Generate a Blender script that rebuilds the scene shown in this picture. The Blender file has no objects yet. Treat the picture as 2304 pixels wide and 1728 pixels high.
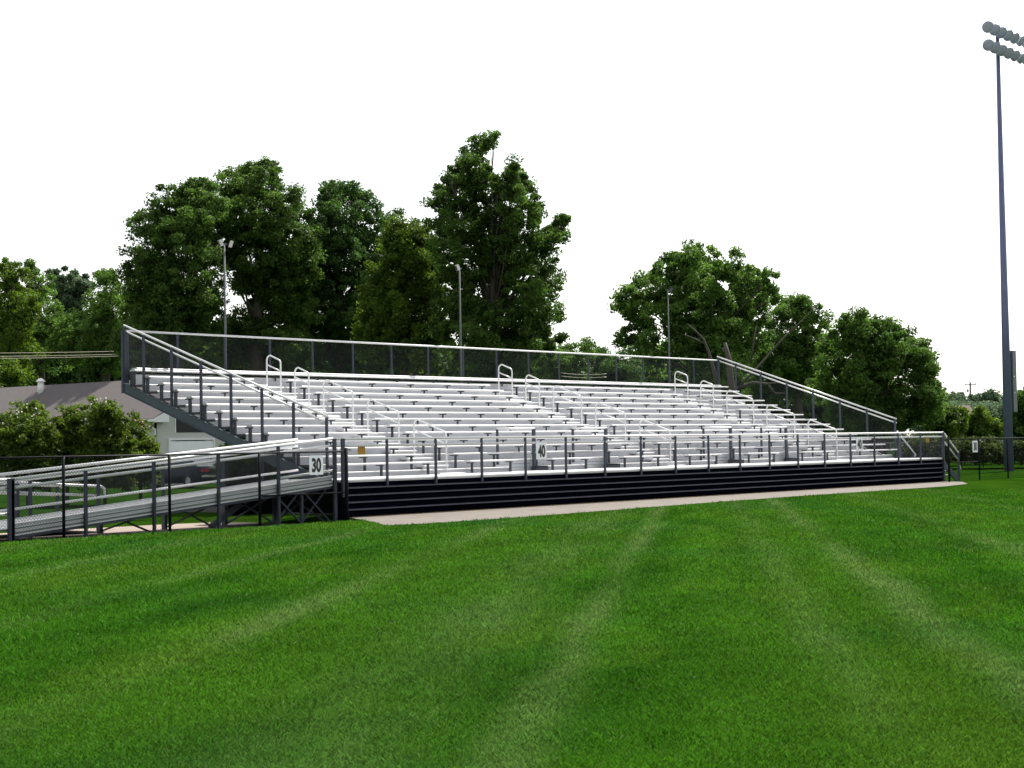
import bpy, math, random
import numpy as np
from mathutils import Vector, Matrix
random.seed(7)
rng = np.random.default_rng(11)
SC = bpy.context.scene
COL = SC.collection

# ------------------------------------------------------------------ camera (solved from the photograph)
CX, CY, CZ = -31.338, -29.556, 1.6656
YAW, PIT, ROL, FPX = 0.88346, 0.03543, 0.01699, 3900.0
R_ = Vector((math.cos(YAW), -math.sin(YAW), 0))
F_ = Vector((math.sin(YAW)*math.cos(PIT), math.cos(YAW)*math.cos(PIT), math.sin(PIT)))
U_ = R_.cross(F_)
RI = R_*math.cos(ROL) - U_*math.sin(ROL)
UI = R_*math.sin(ROL) + U_*math.cos(ROL)
CAM = Vector((CX, CY, CZ))

def ray(px, py):
    return F_ + RI*((px-1152)/FPX) + UI*((864-py)/FPX)
def at_dist(px, py, D):
    r = ray(px, py); return CAM + r*(D/math.hypot(r.x, r.y))
def ground_at(px, D):
    p = at_dist(px, 1000, D); return Vector((p.x, p.y, 0))

# ------------------------------------------------------------------ mesh builder
class MB:
    def __init__(s): s.v = []; s.f = []
    def box(s, x0, x1, y0, y1, z0, z1):
        s.obox(Vector(((x0+x1)/2, (y0+y1)/2, (z0+z1)/2)), Vector(((x1-x0)/2, 0, 0)), Vector((0, (y1-y0)/2, 0)), Vector((0, 0, (z1-z0)/2)))
        return s
    def obox(s, c, a, b, d):
        n = len(s.v)
        for sx, sy, sz in ((-1,-1,-1),(1,-1,-1),(1,1,-1),(-1,1,-1),(-1,-1,1),(1,-1,1),(1,1,1),(-1,1,1)):
            s.v.append(tuple(c + a*sx + b*sy + d*sz))
        for q in ((0,3,2,1),(4,5,6,7),(0,1,5,4),(1,2,6,5),(2,3,7,6),(3,0,4,7)):
            s.f.append(tuple(n+i for i in q))
        return s
    def bar(s, p0, p1, w, h, up=Vector((0, 0, 1))):
        p0 = Vector(p0); p1 = Vector(p1); d = (p1-p0); L = d.length; d.normalize()
        a = d.cross(up)
        if a.length < 1e-4: a = d.cross(Vector((0, 1, 0)))
        a.normalize(); b = a.cross(d)
        return s.obox((p0+p1)/2, d*(L/2), a*(w/2), b*(h/2))
    def tube(s, pts, r, n=8, cap=True):
        pts = [Vector(p) for p in pts]
        rs = r if isinstance(r, (list, tuple)) else [r]*len(pts)
        base = len(s.v); prev = None
        for i, p in enumerate(pts):
            if i == 0: t = pts[1]-pts[0]
            elif i == len(pts)-1: t = pts[-1]-pts[-2]
            else: t = (pts[i+1]-pts[i]).normalized() + (pts[i]-pts[i-1]).normalized()
            t.normalize()
            if prev is None:
                a = t.cross(Vector((0, 0, 1)))
                if a.length < 1e-3: a = t.cross(Vector((0, 1, 0)))
            else: a = prev - t*prev.dot(t)
            a.normalize(); prev = a; b = t.cross(a)
            for k in range(n):
                q = 2*math.pi*k/n
                s.v.append(tuple(p + (a*math.cos(q)+b*math.sin(q))*rs[i]))
        for i in range(len(pts)-1):
            for k in range(n):
                k2 = (k+1) % n; o = base+i*n
                s.f.append((o+k, o+k2, o+n+k2, o+n+k))
        if cap:
            s.f.append(tuple(base+k for k in range(n))[::-1])
            o = base+(len(pts)-1)*n; s.f.append(tuple(o+k for k in range(n)))
        return s
    def prism_x(s, prof, x0, x1):
        # closed profile [(y,z)...] extruded along X
        n = len(prof); b = len(s.v)
        for x in (x0, x1):
            for y, z in prof: s.v.append((x, y, z))
        for k in range(n):
            k2 = (k+1) % n; s.f.append((b+k, b+k2, b+n+k2, b+n+k))
        s.f.append(tuple(b+k for k in range(n))[::-1]); s.f.append(tuple(b+n+k for k in range(n)))
        return s
    def poly(s, pts):
        b = len(s.v); s.v += [tuple(p) for p in pts]; s.f.append(tuple(range(b, b+len(pts)))); return s
    def lathe(s, c, axis, prof, n=14):
        # prof [(r, t)] about axis through c
        axis = Vector(axis).normalized(); a = axis.orthogonal().normalized(); bb = axis.cross(a); base = len(s.v)
        for r, t in prof:
            for k in range(n):
                q = 2*math.pi*k/n; s.v.append(tuple(Vector(c)+axis*t+(a*math.cos(q)+bb*math.sin(q))*max(r, 1e-4)))
        for i in range(len(prof)-1):
            for k in range(n):
                k2 = (k+1) % n; o = base+i*n; s.f.append((o+k, o+k2, o+n+k2, o+n+k))
        s.f.append(tuple(base+k for k in range(n))[::-1]); o = base+(len(prof)-1)*n; s.f.append(tuple(o+k for k in range(n)))
        return s

ORIG = {}
def new_obj(name, me, parent=None):
    o = bpy.data.objects.new(name, me); COL.objects.link(o)
    if parent is not None: o.parent = parent
    return o
def thing(name, label, cat, loc=(0, 0, 0), group=None):
    o = new_obj(name, None); o.location = loc; o.empty_display_size = .3
    o['label'] = label; o['category'] = cat
    if group: o['group'] = group
    ORIG[o.name] = Vector(loc); return o
def part(name, mb, mat, parent, smooth=False, label=None):
    L = ORIG[parent.name]; me = bpy.data.meshes.new(name)
    me.from_pydata([(x-L.x, y-L.y, z-L.z) for x, y, z in mb.v], [], mb.f)
    me.materials.append(mat); me.update()
    if smooth: me.polygons.foreach_set('use_smooth', [True]*len(me.polygons))
    o = new_obj(name, me, parent); ORIG[o.name] = L
    if label: o['label'] = label
    return o
def single(name, mb, mat, label, cat, group=None, smooth=False):
    c = Vector(np.mean(np.array(mb.v), axis=0)); c.z = min(v[2] for v in mb.v)
    me = bpy.data.meshes.new(name); me.from_pydata([tuple(Vector(v)-c) for v in mb.v], [], mb.f); me.materials.append(mat); me.update()
    if smooth: me.polygons.foreach_set('use_smooth', [True]*len(me.polygons))
    o = new_obj(name, me); o.location = c; o['label'] = label; o['category'] = cat
    if group: o['group'] = group
    ORIG[o.name] = c; return o
def structure(name, mb, mat, kind='structure'):
    me = bpy.data.meshes.new(name); me.from_pydata(mb.v, [], mb.f); me.materials.append(mat); me.update()
    o = new_obj(name, me); o['kind'] = kind; return o
def np_mesh(name, V, nper, mats, tint=None, matidx=None):
    """V (N*nper,3): N separate faces with nper corners"""
    N = len(V)//nper; me = bpy.data.meshes.new(name)
    me.vertices.add(len(V)); me.vertices.foreach_set('co', np.ascontiguousarray(V, dtype=np.float32).ravel())
    me.loops.add(len(V)); me.loops.foreach_set('vertex_index', np.arange(len(V), dtype=np.int32))
    me.polygons.add(N); me.polygons.foreach_set('loop_start', np.arange(0, len(V), nper, dtype=np.int32))
    for m in mats: me.materials.append(m)
    if tint is not None:
        a = me.attributes.new('tint', 'FLOAT', 'FACE'); a.data.foreach_set('value', tint.astype(np.float32))
    me.update(calc_edges=True); return me

# ------------------------------------------------------------------ materials
def mat(name, col, rough=.6, metal=0., var=.12, scale=6., bump=0., spec=.5, col2=None, stretch=None):
    m = bpy.data.materials.new(name); m.use_nodes = True; nt = m.node_tree; b = nt.nodes['Principled BSDF']
    b.inputs['Roughness'].default_value = rough; b.inputs['Metallic'].default_value = metal
    b.inputs['Specular IOR Level'].default_value = spec
    tc = nt.nodes.new('ShaderNodeTexCoord'); no = nt.nodes.new('ShaderNodeTexNoise')
    no.inputs['Scale'].default_value = scale; no.inputs['Detail'].default_value = 5; no.inputs['Roughness'].default_value = .65
    src = tc.outputs['Object']
    if stretch:
        mp = nt.nodes.new('ShaderNodeMapping'); mp.inputs['Scale'].default_value = stretch
        nt.links.new(src, mp.inputs['Vector']); src = mp.outputs['Vector']
    nt.links.new(src, no.inputs['Vector'])
    rp = nt.nodes.new('ShaderNodeValToRGB'); c = np.array(col)
    d = c*(1-var) if col2 is None else np.array(col2)
    rp.color_ramp.elements[0].position = .3; rp.color_ramp.elements[0].color = (*d, 1)
    rp.color_ramp.elements[1].position = .7; rp.color_ramp.elements[1].color = (*(c*(1+var*.5)).clip(0, 1), 1)
    nt.links.new(no.outputs['Fac'], rp.inputs['Fac']); nt.links.new(rp.outputs['Color'], b.inputs['Base Color'])
    if bump:
        bp = nt.nodes.new('ShaderNodeBump'); bp.inputs['Strength'].default_value = bump; bp.inputs['Distance'].default_value = .02
        nt.links.new(no.outputs['Fac'], bp.inputs['Height']); nt.links.new(bp.outputs['Normal'], b.inputs['Normal'])
    return m

M_alu   = mat('aluminium_plank', (.70, .70, .71), .42, .15, .22, 2., stretch=(.4, 6, 6))
M_riser = mat('mill_aluminium', (.52, .53, .56), .6, .1, .14, 3., stretch=(.35, 8, 8))
M_rdeck = mat('weathered_deck', (.18, .20, .205), .5, .3, .3, 3., stretch=(.3, 9, 9))
M_tube  = mat('aluminium_tube', (.72, .72, .72), .35, .15, .06, 5.)
M_galv  = mat('galvanised_steel', (.044, .054, .080), .55, .25, .25, 7.)
M_beam  = mat('painted_beam', (.060, .084, .105), .6, .1, .25, 1.5)
M_wire  = mat('galvanised_wire', (.050, .053, .062), .6, .0, .1, 4., spec=.2)
M_bwire = mat('black_vinyl_wire', (.006, .0065, .008), .7, 0, .2, 4., spec=.05)
M_black = mat('black_painted_siding', (.0022, .0026, .007), .7, 0, .35, 2., spec=.0, stretch=(.5, 2, 4))
M_bpost = mat('black_post', (.005, .0055, .009), .55, 0, .2, 5., spec=.12)
M_rib   = mat('rib_highlight_paint', (.060, .060, .078), .6, 0, .35, 3., stretch=(.5, 2, 4))  # paler than the siding: highlight on the rib edges put into the colour
M_dark  = mat('dark_bracket', (.035, .040, .050), .6, .2, .25, 8.)
M_panel = mat('grey_panel', (.075, .085, .10), .6, .1, .2, 4.)
M_conc  = mat('concrete', (.165, .141, .117), .9, 0, .3, 1.3, .25)
M_path  = mat('path_concrete', (.34, .27, .22), .9, 0, .14, 2., .25)
M_straw = mat('straw_litter', (.27, .175, .05), .95, 0, .5, 12., .6)
M_wall  = mat('render_wall', (.50, .50, .47), .8, 0, .06, 2.)
M_trim  = mat('white_trim', (.80, .80, .80), .5, 0, .04, 3.)
M_door  = mat('white_door', (.83, .84, .86), .5, 0, .04, 3.)
M_roof  = mat('asphalt_shingle', (.108, .092, .090), .9, 0, .30, 5., .3, stretch=(1, 3, 1))
M_void  = mat('dark_opening', (.012, .012, .014), .6, 0, .2, 2.)
M_sign  = mat('white_sign', (.90, .93, .97), .5, 0, .03, 4.)
M_ink   = mat('black_ink', (.008, .008, .01), .5, 0, .1, 4.)
M_oran  = mat('orange_sign', (.62, .33, .018), .5, 0, .12, 9.)
M_mast  = mat('mast_steel', (.14, .15, .27), .45, .3, .15, 2.)
M_cab   = mat('cabinet_grey', (.11, .135, .14), .55, .1, .12, 3.)
M_lamp  = mat('lamp_reflector', (.55, .56, .68), .45, .1, .2, 4.)
M_lglass= mat('lamp_glass', (.42, .43, .55), .5, .0, .15, 4., spec=.3)
M_flood = mat('floodlight_case', (.55, .53, .50), .5, 0, .08, 6.)
M_fldk  = mat('floodlight_dark', (.05, .05, .06), .5, 0, .1, 6.)
M_pole  = mat('light_pole', (.085, .095, .10), .5, .3, .2, 3.)
M_bark  = mat('bark', (.075, .062, .05), .95, 0, .45, 6., .8, stretch=(1, 1, .25))
M_dead  = mat('dead_wood', (.095, .078, .066), .9, 0, .55, 4., .6, stretch=(1, 1, .25))
M_wood  = mat('utility_pole_wood', (.10, .08, .09), .9, 0, .3, 3.)
M_cable = mat('power_cable', (.52, .46, .36), .5, .2, .1, 3.)
M_car   = mat('car_paint', (.004, .013, .018), .45, 0, .1, 2., spec=.15)
M_glass = mat('car_glass', (.02, .045, .055), .3, 0, .1, 2., spec=.2)
M_tyre  = mat('tyre_rubber', (.015, .015, .016), .85, 0, .2, 9.)
M_rim   = mat('wheel_rim', (.35, .35, .36), .4, .6, .1, 9.)
M_red   = mat('tail_light', (.35, .012, .012), .25, 0, .1, 9.)
M_chrome= mat('chrome_trim', (.65, .66, .68), .2, .8, .05, 9.)
M_tile  = mat('brown_roof', (.17, .115, .105), .9, 0, .25, 2., .2)
M_soil  = mat('shade_dark_soil', (.045, .035, .028), .95, 0, .4, 6., .5)

def leaf_mat(name, dark, light, trans=.42):
    m = bpy.data.materials.new(name); m.use_nodes = True; nt = m.node_tree; nt.nodes.clear()
    out = nt.nodes.new('ShaderNodeOutputMaterial'); at = nt.nodes.new('ShaderNodeAttribute'); at.attribute_name = 'tint'
    rp = nt.nodes.new('ShaderNodeValToRGB'); rp.color_ramp.elements[0].color = (*dark, 1); rp.color_ramp.elements[1].color = (*light, 1)
    nt.links.new(at.outputs['Fac'], rp.inputs['Fac'])
    pb = nt.nodes.new('ShaderNodeBsdfPrincipled'); pb.inputs['Roughness'].default_value = .55; pb.inputs['Specular IOR Level'].default_value = .14
    tr = nt.nodes.new('ShaderNodeBsdfTranslucent'); mx = nt.nodes.new('ShaderNodeMixShader'); mx.inputs[0].default_value = trans
    hs = nt.nodes.new('ShaderNodeHueSaturation'); hs.inputs['Value'].default_value = 1.55; hs.inputs['Saturation'].default_value = 1.1; hs.inputs['Hue'].default_value = .50
    nt.links.new(rp.outputs['Color'], pb.inputs['Base Color']); nt.links.new(rp.outputs['Color'], hs.inputs['Color']); nt.links.new(hs.outputs['Color'], tr.inputs['Color'])
    nt.links.new(pb.outputs[0], mx.inputs[1]); nt.links.new(tr.outputs[0], mx.inputs[2]); nt.links.new(mx.outputs[0], out.inputs[0])
    return m
L_oak   = leaf_mat('oak_leaf', (.018, .040, .008), (.128, .226, .046))
L_dark  = leaf_mat('dark_leaf', (.015, .038, .011), (.108, .205, .050))
L_yel   = leaf_mat('yellow_green_leaf', (.022, .048, .007), (.150, .240, .034))
L_mid   = leaf_mat('mid_green_leaf', (.022, .052, .010), (.150, .265, .054))
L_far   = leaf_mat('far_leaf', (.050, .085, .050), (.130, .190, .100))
L_shrub = leaf_mat('shrub_leaf', (.020, .044, .007), (.150, .220, .034))
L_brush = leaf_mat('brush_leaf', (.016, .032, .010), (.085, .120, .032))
M_petalw = leaf_mat('white_petal', (.75, .70, .62), (.85, .82, .72), .3)
M_petalp = leaf_mat('pink_petal', (.50, .24, .34), (.70, .48, .52), .3)

# grass colours: mowing bands and pale streaks (sheen of leaning blades put into colour), worn and bluish patches, all fixed to the field
MOW = (.549, -.836)     # direction across the mowing bands
STREAKS = [(-6.75, .20, .55), (-4.15, .24, .95), (-2.1, .55, .6), (-1.02, .20, 1.0), (.98, .22, .45), (2.05, .24, .75), (4.6, .3, .6), (-9.3, .3, .5), (7.4, .3, .5), (-12., .3, .5)]
def grass_colour(nt, blade):
    geo = nt.nodes.new('ShaderNodeNewGeometry'); P = geo.outputs['Position']
    def M(op, a, b=None, c=None):
        n = nt.nodes.new('ShaderNodeMath'); n.operation = op
        for i, x in enumerate((a, b, c)):
            if x is None: continue
            if isinstance(x, (int, float)): n.inputs[i].default_value = x
            else: nt.links.new(x, n.inputs[i])
        return n.outputs[0]
    def noise(scale, det=4, stretch=None, off=(0, 0, 0)):
        n = nt.nodes.new('ShaderNodeTexNoise'); n.inputs['Scale'].default_value = scale; n.inputs['Detail'].default_value = det
        mp = nt.nodes.new('ShaderNodeMapping'); mp.inputs['Location'].default_value = off
        if stretch:
            mp.vector_type = 'TEXTURE'; mp.inputs['Rotation'].default_value = (0, 0, stretch[0]); mp.inputs['Scale'].default_value = (1/stretch[1], 1/stretch[2], 1)
        nt.links.new(P, mp.inputs['Vector']); nt.links.new(mp.outputs[0], n.inputs['Vector']); return n.outputs['Fac']
    def mix(fac, a, b):
        n = nt.nodes.new('ShaderNodeMix'); n.data_type = 'RGBA'
        for s, x in ((0, fac), (6, a), (7, b)):
            if isinstance(x, tuple): n.inputs[s].default_value = (*x, 1)
            elif isinstance(x, (int, float)): n.inputs[s].default_value = x
            else: nt.links.new(x, n.inputs[s])
        return n.outputs[2]
    sx = nt.nodes.new('ShaderNodeSeparateXYZ'); nt.links.new(P, sx.inputs[0])
    lat = M('ADD', M('MULTIPLY', M('SUBTRACT', sx.outputs[0], CX), MOW[0]), M('MULTIPLY', M('SUBTRACT', sx.outputs[1], CY), MOW[1]))
    ang = math.atan2(.549, .836)
    wob = M('MULTIPLY', M('SUBTRACT', noise(.22), .5), .4)
    latw = M('ADD', lat, wob)
    streak = None
    for c, w, s in STREAKS:
        q = M('DIVIDE', M('SUBTRACT', latw, c), w); g = M('MULTIPLY', M('POWER', 2.718, M('MULTIPLY', M('MULTIPLY', q, q), -1.)), s)
        streak = g if streak is None else M('ADD', streak, g)
    along = noise(.30, 4, (ang, .55, 1.6), (3, 7, 0))
    fine = noise(2.2, 5, (ang, .4, 1.5))
    streak = M('MULTIPLY', streak, M('MULTIPLY', M('MAXIMUM', .3, M('MULTIPLY', M('SUBTRACT', along, .33), 5.)), M('ADD', .1, M('MULTIPLY', fine, 1.4))))
    band = M('ADD', .5, M('MULTIPLY', M('SINE', M('MULTIPLY', latw, 1.35)), .5))
    big = noise(.16, 5, None, (11, 3, 0)); med = noise(.9, 5, (ang, .3, 1.3), (5, 1, 0)); sm = noise(7., 4)
    k = 1.95 if blade else .50
    mm = nt.nodes.new('ShaderNodeMapRange'); nt.links.new(med, mm.inputs[0]); mm.inputs[1].default_value = .28; mm.inputs[2].default_value = .70
    base = mix(mm.outputs[0], (.010*k, .054*k, .002*k), (.040*k, .128*k, .006*k))
    base = mix(M('MULTIPLY', band, .5), base, (.048*k, .120*k, .008*k))
    mr = nt.nodes.new('ShaderNodeMapRange'); nt.links.new(big, mr.inputs[0]); mr.inputs[1].default_value = .52; mr.inputs[2].default_value = .75
    base = mix(M('MULTIPLY', mr.outputs[0], .6), base, (.014*k, .078*k, .018*k))
    cl = nt.nodes.new('ShaderNodeClamp'); nt.links.new(streak, cl.inputs[0])
    base = mix(M('MULTIPLY', cl.outputs[0], .7), base, (.100*k, .160*k, .044*k))
    ylw = nt.nodes.new('ShaderNodeMapRange'); nt.links.new(noise(.55, 6, (ang, .4, 1.3), (21, 4, 0)), ylw.inputs[0]); ylw.inputs[1].default_value = .54; ylw.inputs[2].default_value = .70
    base = mix(M('MULTIPLY', ylw.outputs[0], .38), base, (.075*k, .135*k, .012*k))
    base = mix(M('MULTIPLY', M('SUBTRACT', sm, .3), .45), base, (.040*k, .100*k, .010*k))
    return base, mix, M
def grass_mat(name, blade):
    m = bpy.data.materials.new(name); m.use_nodes = True; nt = m.node_tree; pb = nt.nodes['Principled BSDF']
    base, mix, M = grass_colour(nt, blade)
    pb.inputs['Roughness'].default_value = .6 if blade else 1.; pb.inputs['Specular IOR Level'].default_value = .06 if blade else .0
    if blade:
        at = nt.nodes.new('ShaderNodeAttribute'); at.attribute_name = 'tint'
        hv = nt.nodes.new('ShaderNodeHueSaturation'); nt.links.new(base, hv.inputs['Color'])
        nt.links.new(M('ADD', .38, M('MULTIPLY', at.outputs['Fac'], 1.2)), hv.inputs['Value'])
        hot = M('GREATER_THAN', at.outputs['Fac'], .982)
        base = mix(M('MULTIPLY', hot, .75), hv.outputs['Color'], (.20, .27, .12))
        out = nt.nodes['Material Output']; tr = nt.nodes.new('ShaderNodeBsdfTranslucent'); mx = nt.nodes.new('ShaderNodeMixShader'); mx.inputs[0].default_value = .3
        nt.links.new(base, tr.inputs['Color']); nt.links.new(pb.outputs[0], mx.inputs[1]); nt.links.new(tr.outputs[0], mx.inputs[2]); nt.links.new(mx.outputs[0], out.inputs[0])
    nt.links.new(base, pb.inputs['Base Color'])
    return m
M_field = grass_mat('field_turf', False)
M_blade = grass_mat('grass_blade', True)

# ------------------------------------------------------------------ world, sun, camera
w = bpy.data.worlds.new('World'); SC.world = w; w.use_nodes = True; nt = w.node_tree
sky = nt.nodes.new('ShaderNodeTexSky'); sky.sky_type = 'NISHITA'; sky.sun_disc = False
SUN = Vector((.985, .17, 0)).normalized(); ELEV = math.radians(52)
sky.sun_elevation = ELEV; sky.sun_rotation = math.atan2(SUN.x, SUN.y)
sky.air_density = 1.3; sky.dust_density = 1.0; sky.ozone_density = 1.0
hs = nt.nodes.new('ShaderNodeHueSaturation'); hs.inputs['Saturation'].default_value = .22
bg = nt.nodes['Background']; bg.inputs['Strength'].default_value = .15
nt.links.new(sky.outputs[0], hs.inputs['Color']); nt.links.new(hs.outputs[0], bg.inputs['Color'])
sl = bpy.data.lights.new('sun', 'SUN'); sl.energy = 5.0; sl.angle = math.radians(.5); sl.color = (1, .95, .87)
so = new_obj('sun', sl); sd = Vector((SUN.x*math.cos(ELEV), SUN.y*math.cos(ELEV), math.sin(ELEV)))
so.rotation_euler = sd.to_track_quat('Z', 'Y').to_euler(); so.location = (0, 0, 40)
cam = bpy.data.cameras.new('camera'); co = new_obj('camera', cam)
cam.sensor_width = 36; cam.sensor_fit = 'HORIZONTAL'; cam.lens = FPX/2304*36; cam.clip_start = .1; cam.clip_end = 3000
mw = Matrix((RI, UI, -F_)).transposed().to_4x4(); mw.translation = CAM; co.matrix_world = mw
SC.camera = co
vs = SC.view_settings; vs.view_transform = 'Standard'; vs.look = 'None'; vs.exposure = 0.50; vs.gamma = 1

# ------------------------------------------------------------------ ground
def sstep(a, b, x):
    t = np.clip((x-a)/(b-a), 0, 1); return t*t*(3-2*t)
def gh(x, y):
    x = np.asarray(x, float); y = np.asarray(y, float)
    return -.12*sstep(-1.4, -2.6, x)*sstep(-1.5, -.5, y)*(1-sstep(5., 9., y)) + .35*sstep(40, 75, x)*sstep(10, 30, y)
g = MB()
xs = np.concatenate([[-1500, -500, -150, -80, -50], np.arange(-40, 62, 1.), [70, 85, 110, 150, 300, 700, 1500]])
ys = np.concatenate([[-1500, -400, -100, -60], np.arange(-40, 22, 1.), [26, 32, 40, 55, 80, 120, 200, 500, 1500]])
for y in ys:
    for x in xs: g.v.append((x, y, float(gh(x, y))))
nx = len(xs)
for j in range(len(ys)-1):
    for i in range(nx-1): g.f.append((j*nx+i, j*nx+i+1, (j+1)*nx+i+1, (j+1)*nx+i))
structure('grass_field', g, M_field)
APRON = [(-1.7, .3), (-1.75, -.2), (-2.6, -1.5), (-3.7, -3.0), (-4.4, -3.9), (-3.6, -4.15), (-1.15, -4.2), (.9, -4.1), (5, -3.75), (9.4, -3.4), (14.3, -3.15), (20, -3.1), (24.2, -3.1), (27.4, -2.5), (30.0, -1.1), (30.8, -.3), (30.7, .3)]
mb = MB(); mb.poly([(x, y, .006) for x, y in APRON]); structure('concrete_apron', mb, M_conc)
mb = MB(); x = -1.6
top = []; bot = []
while x < 30.6:
    top.append((x, -.02, .012)); bot.append((x, -.16-.22*random.random()**2, .012)); x += .22
for i in range(len(top)-1): mb.poly([bot[i], bot[i+1], top[i+1], top[i]])
structure('straw_strip', mb, M_straw)
mb = MB(); mb.poly([(-13.5, .55, -.112), (-2.2, .55, -.112), (-2.2, 3.1, -.112), (-4., 3.9, -.112), (-13.5, 4.4, -.112)]); structure('ramp_path', mb, M_path)
mb = MB(); x = -13.5; top = []; bot = []
while x < -6.2:
    top.append((x, -.02, -.108)); bot.append((x, -.3-.12*random.random(), -.108)); x += .2
for i in range(len(top)-1): mb.poly([bot[i], bot[i+1], top[i+1], top[i]])
structure('gravel_edge', mb, M_path)
# bare soil under the stand, its colour darkened to stand in for shade
mb = MB(); mb.poly([(-4.6, .0, -.104), (-1.7, .0, -.10), (-.4, .3, -.1), (-.4, 3.2, -.10), (-1.7, 3., -.10), (-4.2, 2.6, -.104)]); mb.poly([(-.4, .3, .004), (30.5, .3, .004), (31.5, 11.5, .004), (-.4, 11.5, .004)]); structure('shade_dark_soil', mb, M_soil)

# ------------------------------------------------------------------ grandstand
LX = 31.26; YR, ZR, T, RS = 2.094, 1.269, .60988, .21096; HD, HW = .915, .843   # deck level, top of the skirt
def rowyz(i): return YR+(i-1)*T, ZR+(i-1)*RS
GS = thing('grandstand', 'long aluminium grandstand of fourteen bench rows with black metal skirt', 'grandstand', (15.6, 5, 0))
def plank_profile(y0, y1, zt, th=.05, r=.028):
    p = []
    for k in range(6):
        q = math.pi/2*k/5; p.append((y0+r-r*math.sin(math.pi/2-q)*1.0 if False else y0+r-r*math.cos(math.pi/2-q+0) if False else y0+r*(1-math.cos(q)) if False else y0+r-r*math.sin(math.pi/2-q), zt-r+r*math.cos(math.pi/2-q)))
    # p runs from the front (vertical) up to the top
    return [(y0+.012, zt-th), (y0, zt-th+.012)] + p + [(y1-.01, zt), (y1, zt-.01), (y1, zt-th)]
# deck, treads, risers
NOTCH = [(7.38, 9.07), (11.0, 12.7), (18.3, 20.0), (22.05, 23.75)]
AISLE = [(3.93, 5.34), (14.95, 16.29), (26.07, 27.33)]
AX = [4.63, 15.63, 26.70]
def minus(x0, x1, cuts):
    out = []; a = x0
    for c0, c1 in sorted(cuts):
        if c0 > a: out.append((a, min(c0, x1)))
        a = max(a, c1)
    if a < x1: out.append((a, x1))
    return out
mb = MB()
for k in range(8):    # walkway planks, each with a bullnose
    y0 = -.07 + k*.302; y1 = min(y0+.297, 2.33); mb.prism_x(plank_profile(y0, y1, HD, .05, .022), -1.95 if y1 < 1.9 else -.1, 30.62)
for a, b in NOTCH: mb.box(a+.004, b-.004, 2.334, 2.90, HD-.05, HD-.002)
part('walkway_deck', mb, M_alu, GS)
mb = MB(); mb.box(-1.93, 30.6, -.055, -.02, HW+.003, HD-.052)
part('deck_edge_channel', mb, M_riser, GS)
for i in range(2, 15):
    y, z = rowyz(i); zt = z-.43
    mb = MB()
    for a, b in minus(-.02, LX-.12, NOTCH if i == 2 else []):
        mb.prism_x(plank_profile(y-.36, y-.045, zt, .045, .02), a, b); mb.prism_x(plank_profile(y-.04, y+.255, zt, .045, .015), a, b)
    part('foot_plank', mb, M_alu, GS)
for i in range(2, 15):
    y, z = rowyz(i); yb = y-.345; zt = z-.43-.046
    mb = MB()
    if i == 3:
        cuts = NOTCH
    else: cuts = []
    for a, b in minus(.0, LX-.14, NOTCH if i == 2 else cuts): mb.box(a, b, yb, yb+.006, zt-RS+.048, zt)
    if i == 3:
        for a, b in NOTCH:
            for z0, z1 in ((HD, HD+.10), (HD+.112, HD+.20), (HD+.212, zt+.03)): mb.box(a-.02, b+.02, yb-.03, yb-.024, z0, z1)
    part('riser_panel', mb, M_riser, GS)
for a, b in NOTCH:
    for x in (a-.03, b):
        mb = MB(); mb.box(x, x+.03, 2.30, 2.92, HD, 1.045); part('bay_side_panel', mb, M_panel, GS)
y14, z14 = rowyz(14)
mb = MB(); mb.box(.05, LX-.05, y14+.262, y14+.275, z14-.43, z14-.125)
for k in range(3): mb.box(.05, LX-.05, y14+.255, y14+.262, z14-.42+k*.1, z14-.33+k*.1)
part('rear_panel', mb, M_riser, GS)
# aisle half steps
for ax, (a0, a1) in zip(AX, AISLE):
    for i in range(1, 13):
        y, z = rowyz(i); zt = z-.43+RS*.5
        mb = MB(); mb.prism_x(plank_profile(y-.02, y+.245, zt, .05, .022), a0+.12, a1-.22); mb.box(a0+.14, a1-.24, y+.05, y+.06, zt-.1, zt-.05)
        part('aisle_step', mb, M_alu, GS)
# bench planks with brackets
brs = []
for i in range(1, 15):
    y, z = rowyz(i)
    if i == 14: segs = [(-.02, LX+.12)]
    else: segs = minus(.0, LX, AISLE + (NOTCH if i < 3 else []))
    for a, b in segs:
        if b-a < .3: continue
        b2 = b+.0
        mb = MB(); mb.prism_x(plank_profile(y, y+.25, z, .05, .03), a, b2)
        if i == 14:
            mb.prism_x(plank_profile(y+.04, y+.30, z+.055, .05, .03), a+.1, b-.5)
        pl = part('bench_plank', mb, M_alu, GS)
        ks = [k for k in range(18) if a+.02 <= .06+1.834*k <= b-.02 or (k == 17 and abs(b-LX) < .2 and False)]
        xs_ = [.06+1.834*k for k in ks]
        if not xs_ or xs_[0]-a > .7: xs_.insert(0, a+.08)
        if b-xs_[-1] > 1.0: xs_.append(b-.12)
        for x in xs_:
            m2 = MB(); zb = z-.43 if i > 1 else HD
            if x == xs_[0] or i < 3: m2.box(x-.028, x+.028, y+.12, y+.17, zb, z-.085)
            else: m2.box(x-.02, x+.02, y+.185, y+.225, z-.225, z-.085)
            m2.box(x-.03, x+.03, y+.07, y+.33, z-.085, z-.052)
            brs.append(((Vector((x, y, z))-CAM).length, m2, pl))
brs.sort(key=lambda t: t[0])
for d, m2, pl in brs[:100]: part('seat_bracket', m2, M_dark, pl)
rest = MB()
for d, m2, pl in brs[100:]:
    n = len(rest.v); rest.v += m2.v; rest.f += [tuple(n+q for q in f) for f in m2.f]
o = part('seat_bracket', rest, M_dark, GS); o['kind'] = 'stuff'
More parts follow.
